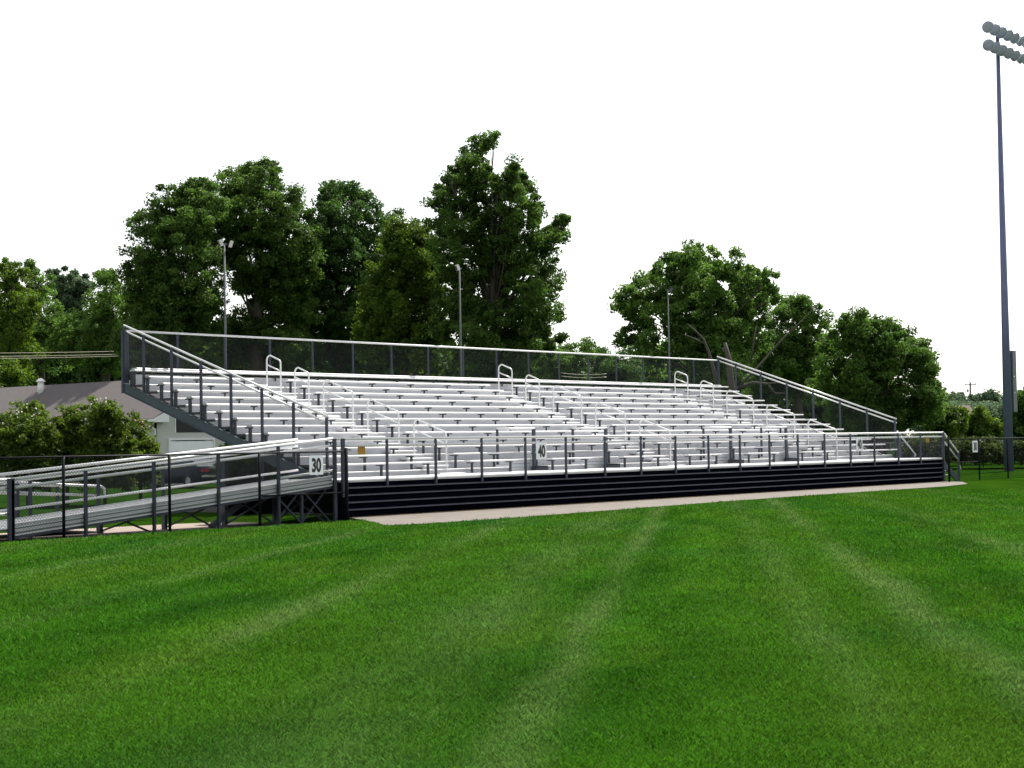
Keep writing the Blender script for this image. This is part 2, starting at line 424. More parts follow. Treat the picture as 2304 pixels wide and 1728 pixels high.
# end stanchions seen at the left end
for i in range(1, 15):
    y, z = rowyz(i); mb = MB(); wdt = .16 if i == 14 else .07
    mb.box(-.07, -.02, y+.02, y+.02+wdt, z-.46, z-.06); mb.box(-.075, -.015, y-.03, y+.22, z-.09, z-.052); mb.box(-.07, -.03, y-.36, y+.02, z-.51, z-.44)
    part('end_stanchion', mb, M_dark, GS)
# side stringers
for x in (-.10, LX-.02):
    mb = MB(); sl_ = .3403
    def zz(y): return 3.63-(10.36-y)*sl_
    P = [(1.9, zz(1.9)-.30), (1.9, zz(1.9)), (10.40, zz(10.40)), (10.46, zz(10.4)-.03), (10.38, zz(10.40)-.30)]
    mb.prism_x(P, x-.012, x+.012); mb.prism_x([(1.9, zz(1.9)-.02), (1.9, zz(1.9)), (10.4, zz(10.4)), (10.4, zz(10.4)-.02)], x-.06, x+.06)
    mb.prism_x([(1.9, zz(1.9)-.30), (1.9, zz(1.9)-.28), (10.38, zz(10.4)-.28), (10.38, zz(10.4)-.30)], x-.06, x+.06)
    part('side_stringer', mb, M_beam, GS)
# understructure frames and columns
for x in (1.9, 5.6, 9.3, 12.9, 16.6, 20.3, 23.9, 27.6, 30.9):
    mb = MB()
    for y in ((3.4, 6.8) if x < 2 else (3.4, 6.8, 10.1)):
        mb.bar((x, y, -.05), (x, y, zz(y)-.3), .09, .09)
    mb.bar((x, 3.4, .1), (x, 6.8, 1.9), .06, .06); (None if x < 2 else mb.bar((x, 6.8, .1), (x, 10.1, 3.0), .06, .06))
    part('support_frame', mb, M_galv, GS)
# black skirt: ribbed siding
mb = MB(); prof = []
z = HD-.115; zs_ = []
rib = [.70, .525, .35, .175]
prof.append((-.02, HW)); prof.append((-.035, HW))
for rz in rib:
    prof += [(-.035, rz+.03), (-.075, rz+.005), (-.078, rz-.03), (-.035, rz-.045), (-.035, rz-.06)]
    prof += [(-.045, rz-.075), (-.045, rz-.095), (-.035, rz-.11)]
prof += [(-.035, .0), (-.02, .0)]
prof = [p for k, p in enumerate(prof) if not (p[1] < .0)]
mb.prism_x(prof, -1.78, 30.58)
part('metal_skirt', mb, M_black, GS)
for rz in rib:  # pale strips paint the light caught along each rib
    mb = MB(); mb.prism_x([(-.036, rz+.031), (-.079, rz+.006), (-.081, rz-.004), (-.076, rz-.004)], -1.775, 30.575); part('skirt_rib_highlight', mb, M_rib, GS)
mb = MB(); mb.box(30.585, 30.64, -.06, 1.85, 0, HW); part('skirt_end_and_added_backing_panel', mb, M_black, GS); mb = MB(); mb.box(-1.84, -1.785, -.06, .3, -.1, HW); part('skirt_end_and_added_backing_panel', mb, M_black, GS)

mb = MB(); mb.box(-3.7, -.02, 1.92, 1.96, .10, .86); mb.box(-.02, .02, 1.92, 3.4, .0, .86); part('skirt_end_and_added_backing_panel', mb, M_black, GS)  # black panels added behind the ramp end so the space under it reads dark

def wire_mesh(mb, p00, p10, p01, p11, L, H, pitch=.072, r=.0027):
    """chain link: two families of diagonal wires over the patch p00-p10-p11-p01 (u along, v up)"""
    p00, p10, p01, p11 = map(Vector, (p00, p10, p01, p11))
    def P(u, v):
        a = u/L; b = v/H
        return p00*(1-a)*(1-b)+p10*a*(1-b)+p01*(1-a)*b+p11*a*b
    s = 1.0
    for sg in (1, -1):
        u0 = -H if sg == 1 else 0.0
        u = u0
        while u < (L if sg == 1 else L+H):
            # wire u + sg*v
            v0, v1 = 0., H
            a0 = u; a1 = u+sg*H
            if sg == 1:
                if a0 < 0: v0 = -a0
                if a1 > L: v1 = L-a0
            else:
                if a0 > L: v0 = a0-L
                if a1 < 0: v1 = a0
            if v1-v0 > .02:
                A = P(u+sg*v0, v0); B = P(u+sg*v1, v1); mb.tube([A, B], r, 3, False)
            u += pitch
    return mb

def railing(parent, name, p0, p1, zoff, posts, rail_r=.031, gap=.155, mesh_bottom=None, post_w=.052, post_bottom=None, meshmat=None, ztop=None, toe=None):
    """p0,p1: rail axis ends (top rail centre); gap: distance down to the second rail"""
    p0 = Vector(p0); p1 = Vector(p1)
    mb = MB(); mb.tube([p0, p1], rail_r, 8)
    if gap: mb.tube([p0-Vector((0, 0, gap)), p1-Vector((0, 0, gap))], rail_r*.92, 8)
    R = part(name, mb, M_tube, parent, True)
    for t, zb in posts:
        q = p0.lerp(p1, t); m2 = MB(); m2.box(q.x-post_w/2+zoff[0], q.x+post_w/2+zoff[0], q.y-post_w/2+zoff[1], q.y+post_w/2+zoff[1], zb, q.z-.01)
        part('post', m2, M_galv, R)
    return R
# front guard rail
zt = HW+1.07-.03
px = [-1.89, -.34, 1.45, 3.25, 5.07, 6.86, 8.68, 10.47, 12.28, 14.10, 15.93, 17.74, 19.57, 21.37, 23.2, 24.98, 26.83, 28.62, 30.56]
fr = railing(GS, 'front_guard_rail', (-2.17, -.075, zt), (30.60, -.075, zt), (0, -.02), [((x+2.17)/32.77, HW-.10) for x in px])
mb = MB()
for a, b in zip(px[:-1], px[1:]): wire_mesh(mb, (a, -.05, HD), (b, -.05, HD), (a, -.05, zt-.16), (b, -.05, zt-.16), b-a, zt-.16-HD)
part('wire_mesh', mb, M_wire, fr)
m2 = MB(); m2.box(30.53, 30.62, -.12, -.03, 0, zt+.02); part('corner_post', m2, M_galv, fr)
# back guard rail
zb_ = 5.165-.03; YB = 10.46
bx = [.08+1.834*k for k in range(18)]
br_ = railing(GS, 'back_guard_rail', (.0, YB, zb_), (LX, YB, zb_), (0, .03), [(x/LX, 3.55) for x in bx], gap=None, post_w=.05)
mb = MB()
for a, b in zip(bx[:-1], bx[1:]): wire_mesh(mb, (a, YB, 3.75), (b, YB, 3.75), (a, YB, zb_), (b, YB, zb_), b-a, zb_-3.75, r=.0018)
part('wire_mesh', mb, M_wire, br_)
# side guard rails
ysd = [2.26, 3.48, 4.68, 5.90, 7.12, 8.36, 9.57]
for x, sg in ((-.02, -1), (LX+.04, 1)):
    A = Vector((x, 2.22, 2.455)); B = Vector((x, 10.52, 5.30)); Lh = B.y-A.y
    def t(y): return (y-A.y)/Lh
    sr = railing(GS, 'side_guard_rail', A, B, (-.06, 0), [(t(y), zz(y)-.26) for y in ysd] + [(t(10.42), 3.35)], gap=.158, post_w=.06)
    mb = MB(); zl = lambda y: A.z+(B.z-A.z)*t(y)
    for a, b in zip(ysd, ysd[1:]+[10.42]): wire_mesh(mb, (x, a, zz(a)+.02), (x, b, zz(b)+.02), (x, a, zl(a)-.18), (x, b, zl(b)-.18), b-a, zl(a)-.2-zz(a), r=.0021)
    part('wire_mesh', mb, M_wire, sr)
# corner post at back left, heavier
mb = MB(); mb.box(-.13, .0, 10.42, 10.52, 3.35, 5.15); part('corner_post', mb, M_galv, GS)
# aisle hand rails (hoops)
def tread_z(y): return ZR-.43+(y-YR)/T*RS
HO = [(9.60, 8.99), (8.38, 7.78), (7.17, 5.96), (5.37, 4.15), (3.57, 2.36)]
for ax in AX:
    for yb, yf in HO:
        ztop = lambda y: 3.665+.346*(y-7.0)
        pts = [(ax, yb, tread_z(yb)-.05)]
        zb1 = ztop(yb); r = .15
        pts.append((ax, yb, zb1-.20))
        for k in range(1, 6):
            q = math.radians(18*k*1.0); pts.append((ax, yb-r*(1-math.cos(q)), zb1-.20+r*math.sin(q)*1.05))
        zf = ztop(yf)-.02
        pts.append((ax, yf+.13, ztop(yf+.13)-.005))
        for k in range(1, 5):
            q = math.radians(18*k); pts.append((ax, yf+.13*(1-math.sin(q)), ztop(yf)-.10+.13*math.cos(q)))
        pts += [(ax, yf, ztop(yf)-.16), (ax, yf, tread_z(yf)-.05)]
        mb = MB(); mb.tube(pts, .0235, 8)
        H = part('aisle_handrail', mb, M_tube, GS, True)
        m2 = MB(); m2.tube([(ax, yb, ztop(yb)-.32), (ax, yf, ztop(yf)-.33)], .021, 8); part('lower_rail', m2, M_tube, H, True)
# guard frames around the wheelchair bays
for a, b in NOTCH:
    zt2 = 2.165; mb = MB(); mb.tube([(a-.02, 2.80, zt2), (b+.02, 2.80, zt2)], .033, 8)
    W = part('bay_guard_rail', mb, M_tube, GS, True)
    m2 = MB(); m2.box(a-.02, a+.035, 2.79, 2.85, HD+.2, zt2-.02); part('post', m2, M_galv, W)
    m2 = MB(); m2.box(b-.045, b+.045, 2.77, 2.85, HD, zt2-.02); part('post', m2, M_galv, W)
    m2 = MB(); m2.tube([(b-.02, 2.76, 1.47), (b-.13, 2.70, 1.47)], .025, 6); part('bracket', m2, M_dark, W)

# ------------------------------------------------------------------ access ramp at the left end
RP = thing('access_ramp', 'long sloping aluminium ramp rising to the left end of the stand', 'ramp', (-7, .9, -.12))
def dz(x): return .925-.0835*(-2.2-x) if x < -2.2 else .925
X0, XL = -11.1, -2.2
mb = MB()
for k in range(6):
    y0 = -.02+k*.295
    mb.obox(Vector(((X0+XL)/2, y0+.143, (dz(X0)+dz(XL))/2-.02)), Vector(((XL-X0)/2, 0, (dz(XL)-dz(X0))/2)), Vector((0, .140, 0)), Vector((0, 0, .02)))
mb.box(-13.2, X0-.005, -.02, 3.6, dz(X0)-.04, dz(X0)); mb.box(XL+.005, -1.96, 0, 1.86, .875, .915)
part('ramp_deck', mb, M_rdeck, RP)
mb = MB()
for k in range(7):
    yk = -.022+k*.295
    mb.obox(Vector(((X0+XL)/2, yk, (dz(X0)+dz(XL))/2+.006)), Vector(((XL-X0)/2, 0, (dz(XL)-dz(X0))/2)), Vector((0, .020, 0)), Vector((0, 0, .012)))
part('deck_ridge', mb, M_alu, RP)['kind'] = 'stuff'
FAR = (('edge_channel', M_rdeck, ((.0, .062, .0), (.122, .152, .0))), ('edge_channel', M_galv, ((.072, .112, -.004), (.166, .215, .004))), ('edge_ridge', M_alu, ((-.014, .0, .012), (.062, .072, .010), (.112, .122, .010), (.152, .166, .016))))
NEAR = (('edge_channel', M_riser, ((-.082, -.024, .0), (.03, .062, .0))), ('edge_channel', M_rdeck, ((-.012, .02, -.004), (.072, .118, -.004))), ('edge_channel', M_galv, ((.146, .205, .004),)), ('edge_ridge', M_alu, ((-.10, -.082, .014), (-.024, -.012, .012), (.02, .03, .012), (.062, .072, .012), (.118, .146, .018))))
for yy, sg in ((-.045, -1), (1.79, 1)):
    for nm, m_, bands in (NEAR if sg < 0 else FAR):
        for t0, t1, pr in bands:
            mb = MB(); mb.obox(Vector(((X0+XL)/2, yy+sg*pr/2, (dz(X0)+dz(XL))/2-(t0+t1)/2)), Vector(((XL-X0)/2, 0, (dz(XL)-dz(X0))/2)), Vector((0, .012+pr/2+.003, 0)), Vector((0, 0, (t1-t0)/2)))
            part(nm, mb, m_, RP)
pxs = [-11.1, -9.34, -7.57, -5.77, -3.97, -2.17]
def ramp_rail(yy, xa, xb, zadd=.975, posts=(), toe=True, toe_from=None):
    A = Vector((xa, yy, dz(xa)+zadd)); B = Vector((xb, yy, dz(xb)+zadd))
    R = railing(RP, 'ramp_rail', A, B, (0, -.05 if yy < 1 else .05), [((x-xa)/(xb-xa), -.16) for x in posts], gap=.165, rail_r=.034, post_w=.06)
    m2 = MB(); xt = toe_from if toe_from else xa
    m2.tube([(xt, yy, dz(xt)+.22), (xb, yy, dz(xb)+.22)], .03, 8); part('toe_rail', m2, M_tube, R, True)
    m3 = MB(); wire_mesh(m3, (xa, yy, dz(xa)+.02), (xb, yy, dz(xb)+.02), (xa, yy, A.z-.18), (xb, yy, B.z-.18), xb-xa, zadd-.2)
    part('wire_mesh', m3, M_wire, R); return R
ramp_rail(-.06, -11.1, -2.17, posts=pxs, toe_from=-3.95)
ramp_rail(1.75, -11.1, -1.60, posts=[-9.34, -7.57, -5.77, -3.97])
# landing rails to the left
Rl = railing(RP, 'landing_rail', (-13.2, -.06, dz(X0)+.975), (-11.1, -.06, dz(X0)+.975), (0, -.05), [(0, -.2)], gap=.165, rail_r=.034)
m2 = MB(); m2.tube([(-13.2, -.06, dz(X0)+.3), (-11.1, -.06, dz(X0)+.3)], .03, 8); part('toe_rail', m2, M_tube, Rl, True)
m2 = MB(); m2.box(-11.20, -11.06, -.14, -.08, -.16, dz(X0)+1.0); part('end_post', m2, M_galv, RP)
for x in (-2.17, -1.89):
    m2 = MB(); m2.box(x-.045, x+.045, -.15, -.10, .5 if x > -2 else -.12, 1.90); part('end_post', m2, M_galv, RP)
for x in (-7.57, -5.77, -3.97, -2.4):
    m2 = MB(); m2.box(x-.04, x+.04, 1.70, 1.78, -.13, dz(x)-.05); part('leg', m2, M_galv, RP)
    if x < -2.2:
        m2 = MB(); m2.bar((x, .02, -.05), (x, 1.7, dz(x)-.12), .035, .035); m2.bar((x+.04, .02, dz(x)-.12), (x+.04, 1.7, -.05), .035, .035); part('cross_brace', m2, M_galv, RP)
for xa, xb in ((-3.97, -3.1), (-3.1, -2.17)):
    m2 = MB(); m2.bar((xa, .05, dz(xa)-.14), (xb, .05, -.08), .035, .035); m2.bar((xb, .09, dz(xb)-.14), (xa, .09, -.08), .035, .035); part('cross_brace', m2, M_galv, RP)
m2 = MB(); m2.box(-3.13, -3.07, .02, .08, -.13, .68); part('leg', m2, M_galv, RP)
m2 = MB(); m2.bar((-4.9, 1.2, -.1), (-3.55, 1.2, .62), .10, .12); part('diagonal_strut', m2, M_beam, RP)

LR = thing('lower_ramp', 'lower return ramp with short rails behind the foot of the long ramp', 'ramp', (-9.2, 2.7, -.12))
def dz2(x): return dz(X0)-.0835*(x-X0)*.85
mb = MB(); mb.obox(Vector((-9.2, 2.75, dz2(-9.2)-.02)), Vector((1.88, 0, -.0835*.85*1.88)), Vector((0, .82, 0)), Vector((0, 0, .02))); part('ramp_deck', mb, M_rdeck, LR)
for yy in (2.0, 3.5):
    A = Vector((-11.1, yy, dz2(-11.1)+.97)); B = Vector((-7.35, yy, dz2(-7.35)+1.0))
    mb = MB(); mb.tube([A, B, B+Vector((.09, 0, -.06)), B+Vector((.10, 0, -.2))], .03, 8); mb.tube([A-Vector((0, 0, .21)), B-Vector((0, 0, .21))], .028, 8)
    R = part('ramp_rail', mb, M_tube, LR, True)
    for t_ in (.02, .42, .98):
        q = A.lerp(B, t_); m2 = MB(); m2.box(q.x-.035, q.x+.035, yy-.035, yy+.035, -.15, q.z-.02); part('post', m2, M_galv, R)

# ------------------------------------------------------------------ stairs at the right end
ST = thing('entry_stairs', 'short metal stairs descending from the right end of the walkway', 'stairs', (31.3, .9, 0))
for k in range(4):
    z = HD-.17*(k+1); x = 30.66+.30*k
    mb = MB(); mb.box(x, x+.28, .0, 1.8, z-.04, z); part('stair_tread', mb, M_alu, ST)
for yy in (-.06, 1.86):
    mb = MB(); mb.bar((30.64, yy, .66), (31.95, yy, -.02), .05, .22); part('stringer', mb, M_beam, ST)
    mb = MB(); mb.tube([(30.62, yy, 1.90), (30.80, yy, 1.82), (31.93, yy, 1.10), (31.99, yy, .98), (31.98, yy, .60), (32.10, yy, .52), (32.13, yy, .40)], .026, 8); mb.tube([(30.70, yy, 1.55), (31.9, yy, .84)], .024, 8)
    if yy > 1: mb = MB(); mb.tube([(30.62, yy, 1.96), (32.16, yy, 1.02), (32.05, yy, .96)], .035, 8)
    R = part('stair_rail', mb, M_tube, ST, True)
    m2 = MB(); m2.box(31.90, 31.97, yy-.035, yy+.035, -.03, 1.08); part('post', m2, M_galv, R)
mb = MB(); mb.box(30.70, 30.86, 1.82, 1.92, 0, 1.84); part('newel_post', mb, M_galv, ST)

# ------------------------------------------------------------------ black chain link fences
def black_fence(label, xs_, y, zb, ztop, lower):
    f = thing('chain_link_fence', label, 'fence', (sum(xs_)/len(xs_), y, zb))
    mb = MB(); mb.tube([(xs_[0], y, ztop), (xs_[-1], y, ztop)], .021, 8); part('top_rail', mb, M_bpost, f, True)
    for i, x in enumerate(xs_):
        end = (i == len(xs_)-1 and lower == 'last') or (i == 0 and lower == 'first')
        m2 = MB(); m2.tube([(x, y, zb-.02), (x, y, ztop+(.09 if end else .02))], .042 if end else .032, 8); part('post', m2, M_bpost, f, True)
    a, b = (xs_[-2], xs_[-1]) if lower == 'last' else (xs_[0], xs_[1])
    mb = MB(); mb.tube([(a, y, zb+.74), (b, y, zb+.74)], .018, 8); part('middle_rail', mb, M_bpost, f, True)
    mb = MB()
    for a, b in zip(xs_[:-1], xs_[1:]): wire_mesh(mb, (a, y, zb+.02), (b, y, zb+.02), (a, y, ztop), (b, y, ztop), b-a, ztop-zb-.02, r=.0021)
    part('wire_mesh', mb, M_bwire, f); return f
black_fence('black chain link fence in front of the long ramp', [-15.4, -12.7, -10.0, -7.28, -4.70, -1.93], -.27, -.12, 1.59, 'last')
black_fence('black chain link fence beside the tall lighting mast', [30.15, 32.85, 35.55, 38.25, 40.95, 43.65, 46.35], -.50, -.02, 1.62, 'first')
# grey far fence behind the stairs
f = thing('chain_link_fence', 'thin grey fence in front of brush behind the stairs', 'fence', (44, 12, 0))
mb = MB(); mb.tube([(33, 12, 1.45), (64, 12, 1.45)], .03, 6); part('top_rail', mb, M_galv, f, True)
for k in range(12):
    x = 33+k*2.8; m2 = MB(); m2.tube([(x, 12, -.05), (x, 12, 1.47)], .035, 6); part('post', m2, M_galv, f, True)

# ------------------------------------------------------------------ signs
def text_mesh(txt, size, sx, bold):
    cu = bpy.data.curves.new('numerals', 'FONT'); cu.body = txt; cu.size = size; cu.align_x = 'CENTER'; cu.align_y = 'CENTER'; cu.extrude = .002; cu.offset = bold
    o = bpy.data.objects.new('numerals', cu); COL.objects.link(o); dg = bpy.context.evaluated_depsgraph_get(); dg.update()
    me = bpy.data.meshes.new_from_object(o.evaluated_get(dg)); bpy.data.objects.remove(o); bpy.data.curves.remove(cu)
    v = np.array([x.co[:] for x in me.vertices]); v[:, 0] -= (v[:, 0].min()+v[:, 0].max())/2; v[:, 1] -= (v[:, 1].min()+v[:, 1].max())/2
    mb = MB(); mb.v = [(x*sx, -z_, y) for x, y, z_ in v]; mb.f = [tuple(p.vertices) for p in me.polygons]; bpy.data.meshes.remove(me); return mb
def sign(txt, label, x, y, z, w=.44, h=.45):
    s = thing('number_sign', label, 'sign', (x, y, z-h/2), 'yard line number signs')
    mb = MB(); mb.box(x-w/2, x+w/2, y-.006, y+.006, z-h/2, z+h/2); part('sign_panel', mb, M_sign, s)
    t = text_mesh(txt, .43, .70, .017); t.v = [(a+x, b+y-.010, c+z) for a, b, c in t.v]; part('numerals', t, M_ink, s)
    m2 = MB(); m2.box(x-w/2, x-w/2+.02, y+.006, y+.02, z+h/2-.02, z+h/2); part('tie', m2, M_bwire, s)
sign('30', 'white number 30 sign on the black fence in front of the ramp', -2.96, -.31, 1.285)
sign('40', 'white number 40 sign on the rail before the nearest wheelchair bay', 5.73, -.125, 1.50)
sign('40', 'white number 40 sign on the front rail toward the right stairs', 23.80, -.125, 1.50)
sign('30', 'white number 30 sign on the fence between stairs and lighting mast', 32.42, -.54, 1.32)
for x, l in ((-1.13, 'small orange square tag behind the mesh at the ramp top'), (29.45, 'small orange square tag at the right end of the walkway')):
    s = thing('orange_tag', l, 'tag', (x, .0, 1.5), 'small orange tags on the front rail')
    mb = MB(); mb.box(x-.13, x+.13, .0, .008, 1.51, 1.70); part('tag_panel', mb, M_oran, s)
    mb = MB(); mb.box(x-.01, x+.01, -.04, 0, 1.69, 1.705); part('tie', mb, M_bwire, s)

# ------------------------------------------------------------------ light poles behind the stand
def light_pole(x, label, heads):
    t = thing('light_pole', label, 'light pole', (x, 10.72, 0), 'thin light poles behind the stand')
    mb = MB(); mb.tube([(x, 10.72, 0), (x, 10.72, 8.0)], [.045, .026], 8); part('pole', mb, M_pole, t, True)
    mb = MB(); mb.box(x-.10, x+.10, 10.69, 10.75, 7.95, 8.0); part('crossarm', mb, M_pole, t)
    for (ox, yaw, kind) in heads:
        c = Vector((x+ox, 10.64, 7.98)); d = Vector((math.sin(yaw), -math.cos(yaw), -.35)).normalized()
        a = d.cross(Vector((0, 0, 1))).normalized(); b = a.cross(d)
        mb = MB(); mb.obox(c, d*.05, a*.085, b*.10)
        n = len(mb.v); h = part('floodlight', mb, M_fldk if kind else M_flood, t)
        m2 = MB(); m2.obox(c+d*.054, d*.004, a*.07, b*.085); part('lens', m2, M_fldk, h)
light_pole(3.97, 'thin light pole with two pale floodlights against the dark oaks', [(-.22, -2.0, 0), (.20, .9, 0)])
light_pole(14.90, 'thin light pole with one pale floodlight before the tallest tree', [(-.20, -2.0, 0)])
light_pole(27.97, 'thin light pole with a small dark floodlight at the right tree', [(.10, .5, 1)])

# ------------------------------------------------------------------ stadium lighting mast
MX, MY = 49.62, 5.55
SM = thing('lighting_mast', 'tall grey stadium lighting mast with two rows of round lamps', 'light mast', (MX, MY, 0))
mb = MB(); mb.tube([(MX, MY, -.1), (MX, MY, 8), (MX, MY, 21.95)], [.235, .175, .085], 16); part('pole', mb, M_mast, SM, True)
mb = MB(); mb.box(MX+.26, MX+.68, MY-.22, MY+.14, 2.9, 5.9); c = part('control_cabinet', mb, M_cab, SM)
for z in (3.8, 4.6): m2 = MB(); m2.box(MX+.34, MX+.42, MY-.235, MY-.222, z, z+.06); part('label_plate', m2, M_sign, c)
for z in (21.60, 20.72):
    mb = MB(); mb.box(MX-1.62, MX+4.2, MY-.06, MY+.02, z-.05, z+.05); ca = part('crossarm', mb, M_mast, SM)
    for k in range(8):
        x = MX-1.66+k*.74
        d = Vector((-.92+.19*k, -.60, -.38)).normalized(); cc = Vector((x, MY-.22, z-.03))
        m2 = MB(); m2.lathe(cc, d, [(.06, -.34), (.10, -.32), (.12, -.20), (.22, -.02), (.285, .16), (.29, .20), (.275, .20), (.2, .10)], 16)
        lp = part('lamp', m2, M_lamp, SM, True)
        m3 = MB(); m3.lathe(cc, d, [(.27, .165), (.26, .185), (.1, .19), (.01, .19)], 16); part('lens', m3, M_lglass, lp, True)
        m3 = MB(); m3.bar(cc-d*.2, Vector((x, MY-.02, z)), .05, .05); m3.bar(cc+Vector((-.02, 0, .29)), cc+Vector((-.08, 0, .36)), .02, .02); part('bracket', m3, M_mast, lp)

# ------------------------------------------------------------------ building, car
BD = thing('building', 'low cream building with grey shingle roof and white garage door', 'building', (26.6, 50, 0))
GX0, GX1, GY, RX = 23.4, 29.9, 38.0, 26.7
mb = MB(); mb.box(GX0, GX0+.2, GY, 76, -.1, 3.3)
mb.box(GX0, 24.58, GY-.001, GY+.2, -.1, 3.3); mb.box(24.58, 26.52, GY, GY+.2, 2.24, 2.58); mb.box(26.52, 27.68, GY, GY+.2, -.1, 3.3); mb.box(GX0+.2, 24.2, GY+.001, GY+.19, -.1, 2.5)
mb.box(26.95, 27.5, GY+.002, GY+.19, 0, 2.2); mb.box(27.5, 27.7, GY+.2, 76, -.1, 3.3); mb.poly([(GX0, GY+.05, 3.3), (30., GY+.05, 3.3), (RX, GY+.05, 5.3)]); mb.box(GX0, 30, 75.8, 76, -.1, 3.3)
part('wall', mb, M_wall, BD)
mb = MB(); mb.box(24.6, 26.5, GY+.12, GY+.16, 2.58, 3.35); part('window', mb, M_void, BD)
mb = MB()
for k in range(4): mb.box(24.22, 26.93, GY-.045, GY-.02, .02+k*.54, .54+k*.54)
dr = part('garage_door', mb, M_door, BD)
mb = MB(); mb.box(24.10, 24.20, GY-.09, GY-.003, -.05, 2.30); mb.box(26.95, 27.05, GY-.09, GY-.003, -.05, 2.30); mb.box(24.20, 26.95, GY-.09, GY-.003, 2.21, 2.30); part('frame', mb, M_trim, dr)
mb = MB(); mb.box(27.62, 27.74, GY-.04, GY-.004, 0, 3.2); mb.box(24.52, 24.58, GY-.03, GY-.003, 2.58, 3.3); part('corner_trim', mb, M_trim, BD)
def roof_z(x): return 5.46-(RX-x)*.565 if x < RX else 5.46-(x-RX)*.565
mb = MB(); ex0, ex1 = 22.85, 30.5
for a, b in ((ex0, RX), (RX, ex1)):
    za, zb2 = roof_z(a), roof_z(b)
    mb.v += [(a, GY-.45, za), (b, GY-.45, zb2), (b, 77, zb2), (a, 77, za), (a, GY-.45, za-.12), (b, GY-.45, zb2-.12), (b, 77, zb2-.12), (a, 77, za-.12)]
    n = len(mb.v)-8
    for q in ((0,1,2,3),(7,6,5,4),(0,4,5,1),(1,5,6,2),(2,6,7,3),(3,7,4,0)): mb.f.append(tuple(n+i for i in q))
rf = part('roof', mb, M_roof, BD)
mb = MB(); p = at_dist(122, 881, 97.5); vx = 25.9; mb.tube([(vx, 51.0, roof_z(vx)-.1), (vx, 51.0, roof_z(vx)+.62)], .16, 10); mb.lathe((vx, 51.0, roof_z(vx)+.60), (0, 0, 1), [(.27, 0), (.26, .03), (.12, .16), (.02, .2)], 12); part('vent_pipe', mb, M_trim, rf, True)
mb = MB(); mb.box(ex0-.12, ex0-.005, GY-.45, 77, roof_z(ex0)-.16, roof_z(ex0)-.03)
mb.poly([(ex0-.1, GY-.47, roof_z(ex0)-.17), (ex0+.95, GY-.47, roof_z(ex0)-.17), (ex0+.95, GY-.47, roof_z(ex0+.95)-.10), (ex0-.02, GY-.47, roof_z(ex0)-.02)])
mb.box(ex0, ex0+.95, GY-.46, GY-.02, roof_z(ex0)-.19, roof_z(ex0)-.16)
part('gutter', mb, M_trim, BD)
mb = MB(); mb.tube([(ex0+.0, GY+.35, roof_z(ex0)-.15), (ex0+.02, GY+.3, 3.0), (GX0-.06, GY+.05, 2.75), (GX0-.06, GY+.05, -.05)], .055, 8); part('downspout', mb, M_trim, BD, True)

CA = thing('parked_car', 'dark green saloon car parked behind the ramp in front of the building', 'car', (0, 0, 0))
cc = ground_at(425, 80); view = Vector((cc.x-CX, cc.y-CY, 0)).normalized(); rt = Vector((view.y, -view.x, 0))
th = math.radians(33); fwd = view*math.cos(th)-rt*math.sin(th); lf = Vector((-fwd.y, fwd.x, 0))
def cw(l, s, z): return tuple(cc + fwd*l + lf*s + Vector((0, 0, z)))
def car_loft(secs):
    mb = MB()
    for l, pts in secs:
        for s, z in pts: mb.v.append(cw(l, s, z))
    n = len(secs[0][1])
    for i in range(len(secs)-1):
        for k in range(n):
            k2 = (k+1) % n; mb.f.append((i*n+k, i*n+k2, (i+1)*n+k2, (i+1)*n+k))
    mb.f.append(tuple(range(n))[::-1]); o = (len(secs)-1)*n; mb.f.append(tuple(o+k for k in range(n))); return mb
def sec(l, w, zl, zh): return (l, [(-w, zl), (-w-.03, (zl+zh)/2), (-w+.06, zh), (w-.06, zh), (w+.03, (zl+zh)/2), (w, zl)])
CA.location = cc; ORIG[CA.name] = cc
part('body', car_loft([sec(-2.25, .74, .45, .80), sec(-2.1, .82, .3, .95), sec(-1.2, .86, .22, .98), sec(0, .87, .2, .95), sec(1.2, .86, .22, .92), sec(2.0, .80, .3, .80), sec(2.25, .7, .4, .68)]), M_car, CA, True)
part('cabin_glass', car_loft([(-1.75, [(-.72, .95), (-.70, .97), (.70, .97), (.72, .95)]), (-1.0, [(-.74, .93), (-.56, 1.36), (.56, 1.36), (.74, .93)]), (.3, [(-.75, .92), (-.58, 1.38), (.58, 1.38), (.75, .92)]), (1.15, [(-.74, .90), (-.72, .92), (.72, .92), (.74, .90)])]), M_glass, CA)
part('roof_panel', car_loft([(-1.1, [(-.56, 1.36), (-.5, 1.40), (.5, 1.40), (.56, 1.36)]), (.35, [(-.58, 1.375), (-.52, 1.425), (.52, 1.425), (.58, 1.375)])]), M_car, CA)
for l in (-1.35, 1.35):
    for s in (-.84, .84):
        mb = MB(); mb.lathe(cw(l, s, .32), lf, [(.2, -.1), (.31, -.1), (.32, -.06), (.32, .06), (.31, .1), (.2, .1)], 16); wh = part('wheel', mb, M_tyre, CA, True)
        mb = MB(); mb.lathe(cw(l, s, .32), lf, [(.2, -.105), (.19, -.11), (.19, .11), (.2, .105)], 12); part('rim', mb, M_rim, wh)
for s in (-.62, .62):
    mb = MB(); mb.obox(Vector(cw(-2.2, s, .80)), fwd*.06, lf*.17, Vector((0, 0, .07))); part('tail_light', mb, M_red, CA)
mb = MB(); mb.obox(Vector(cw(-2.26, 0, .55)), fwd*.05, lf*.78, Vector((0, 0, .05))); part('bumper', mb, M_chrome, CA)

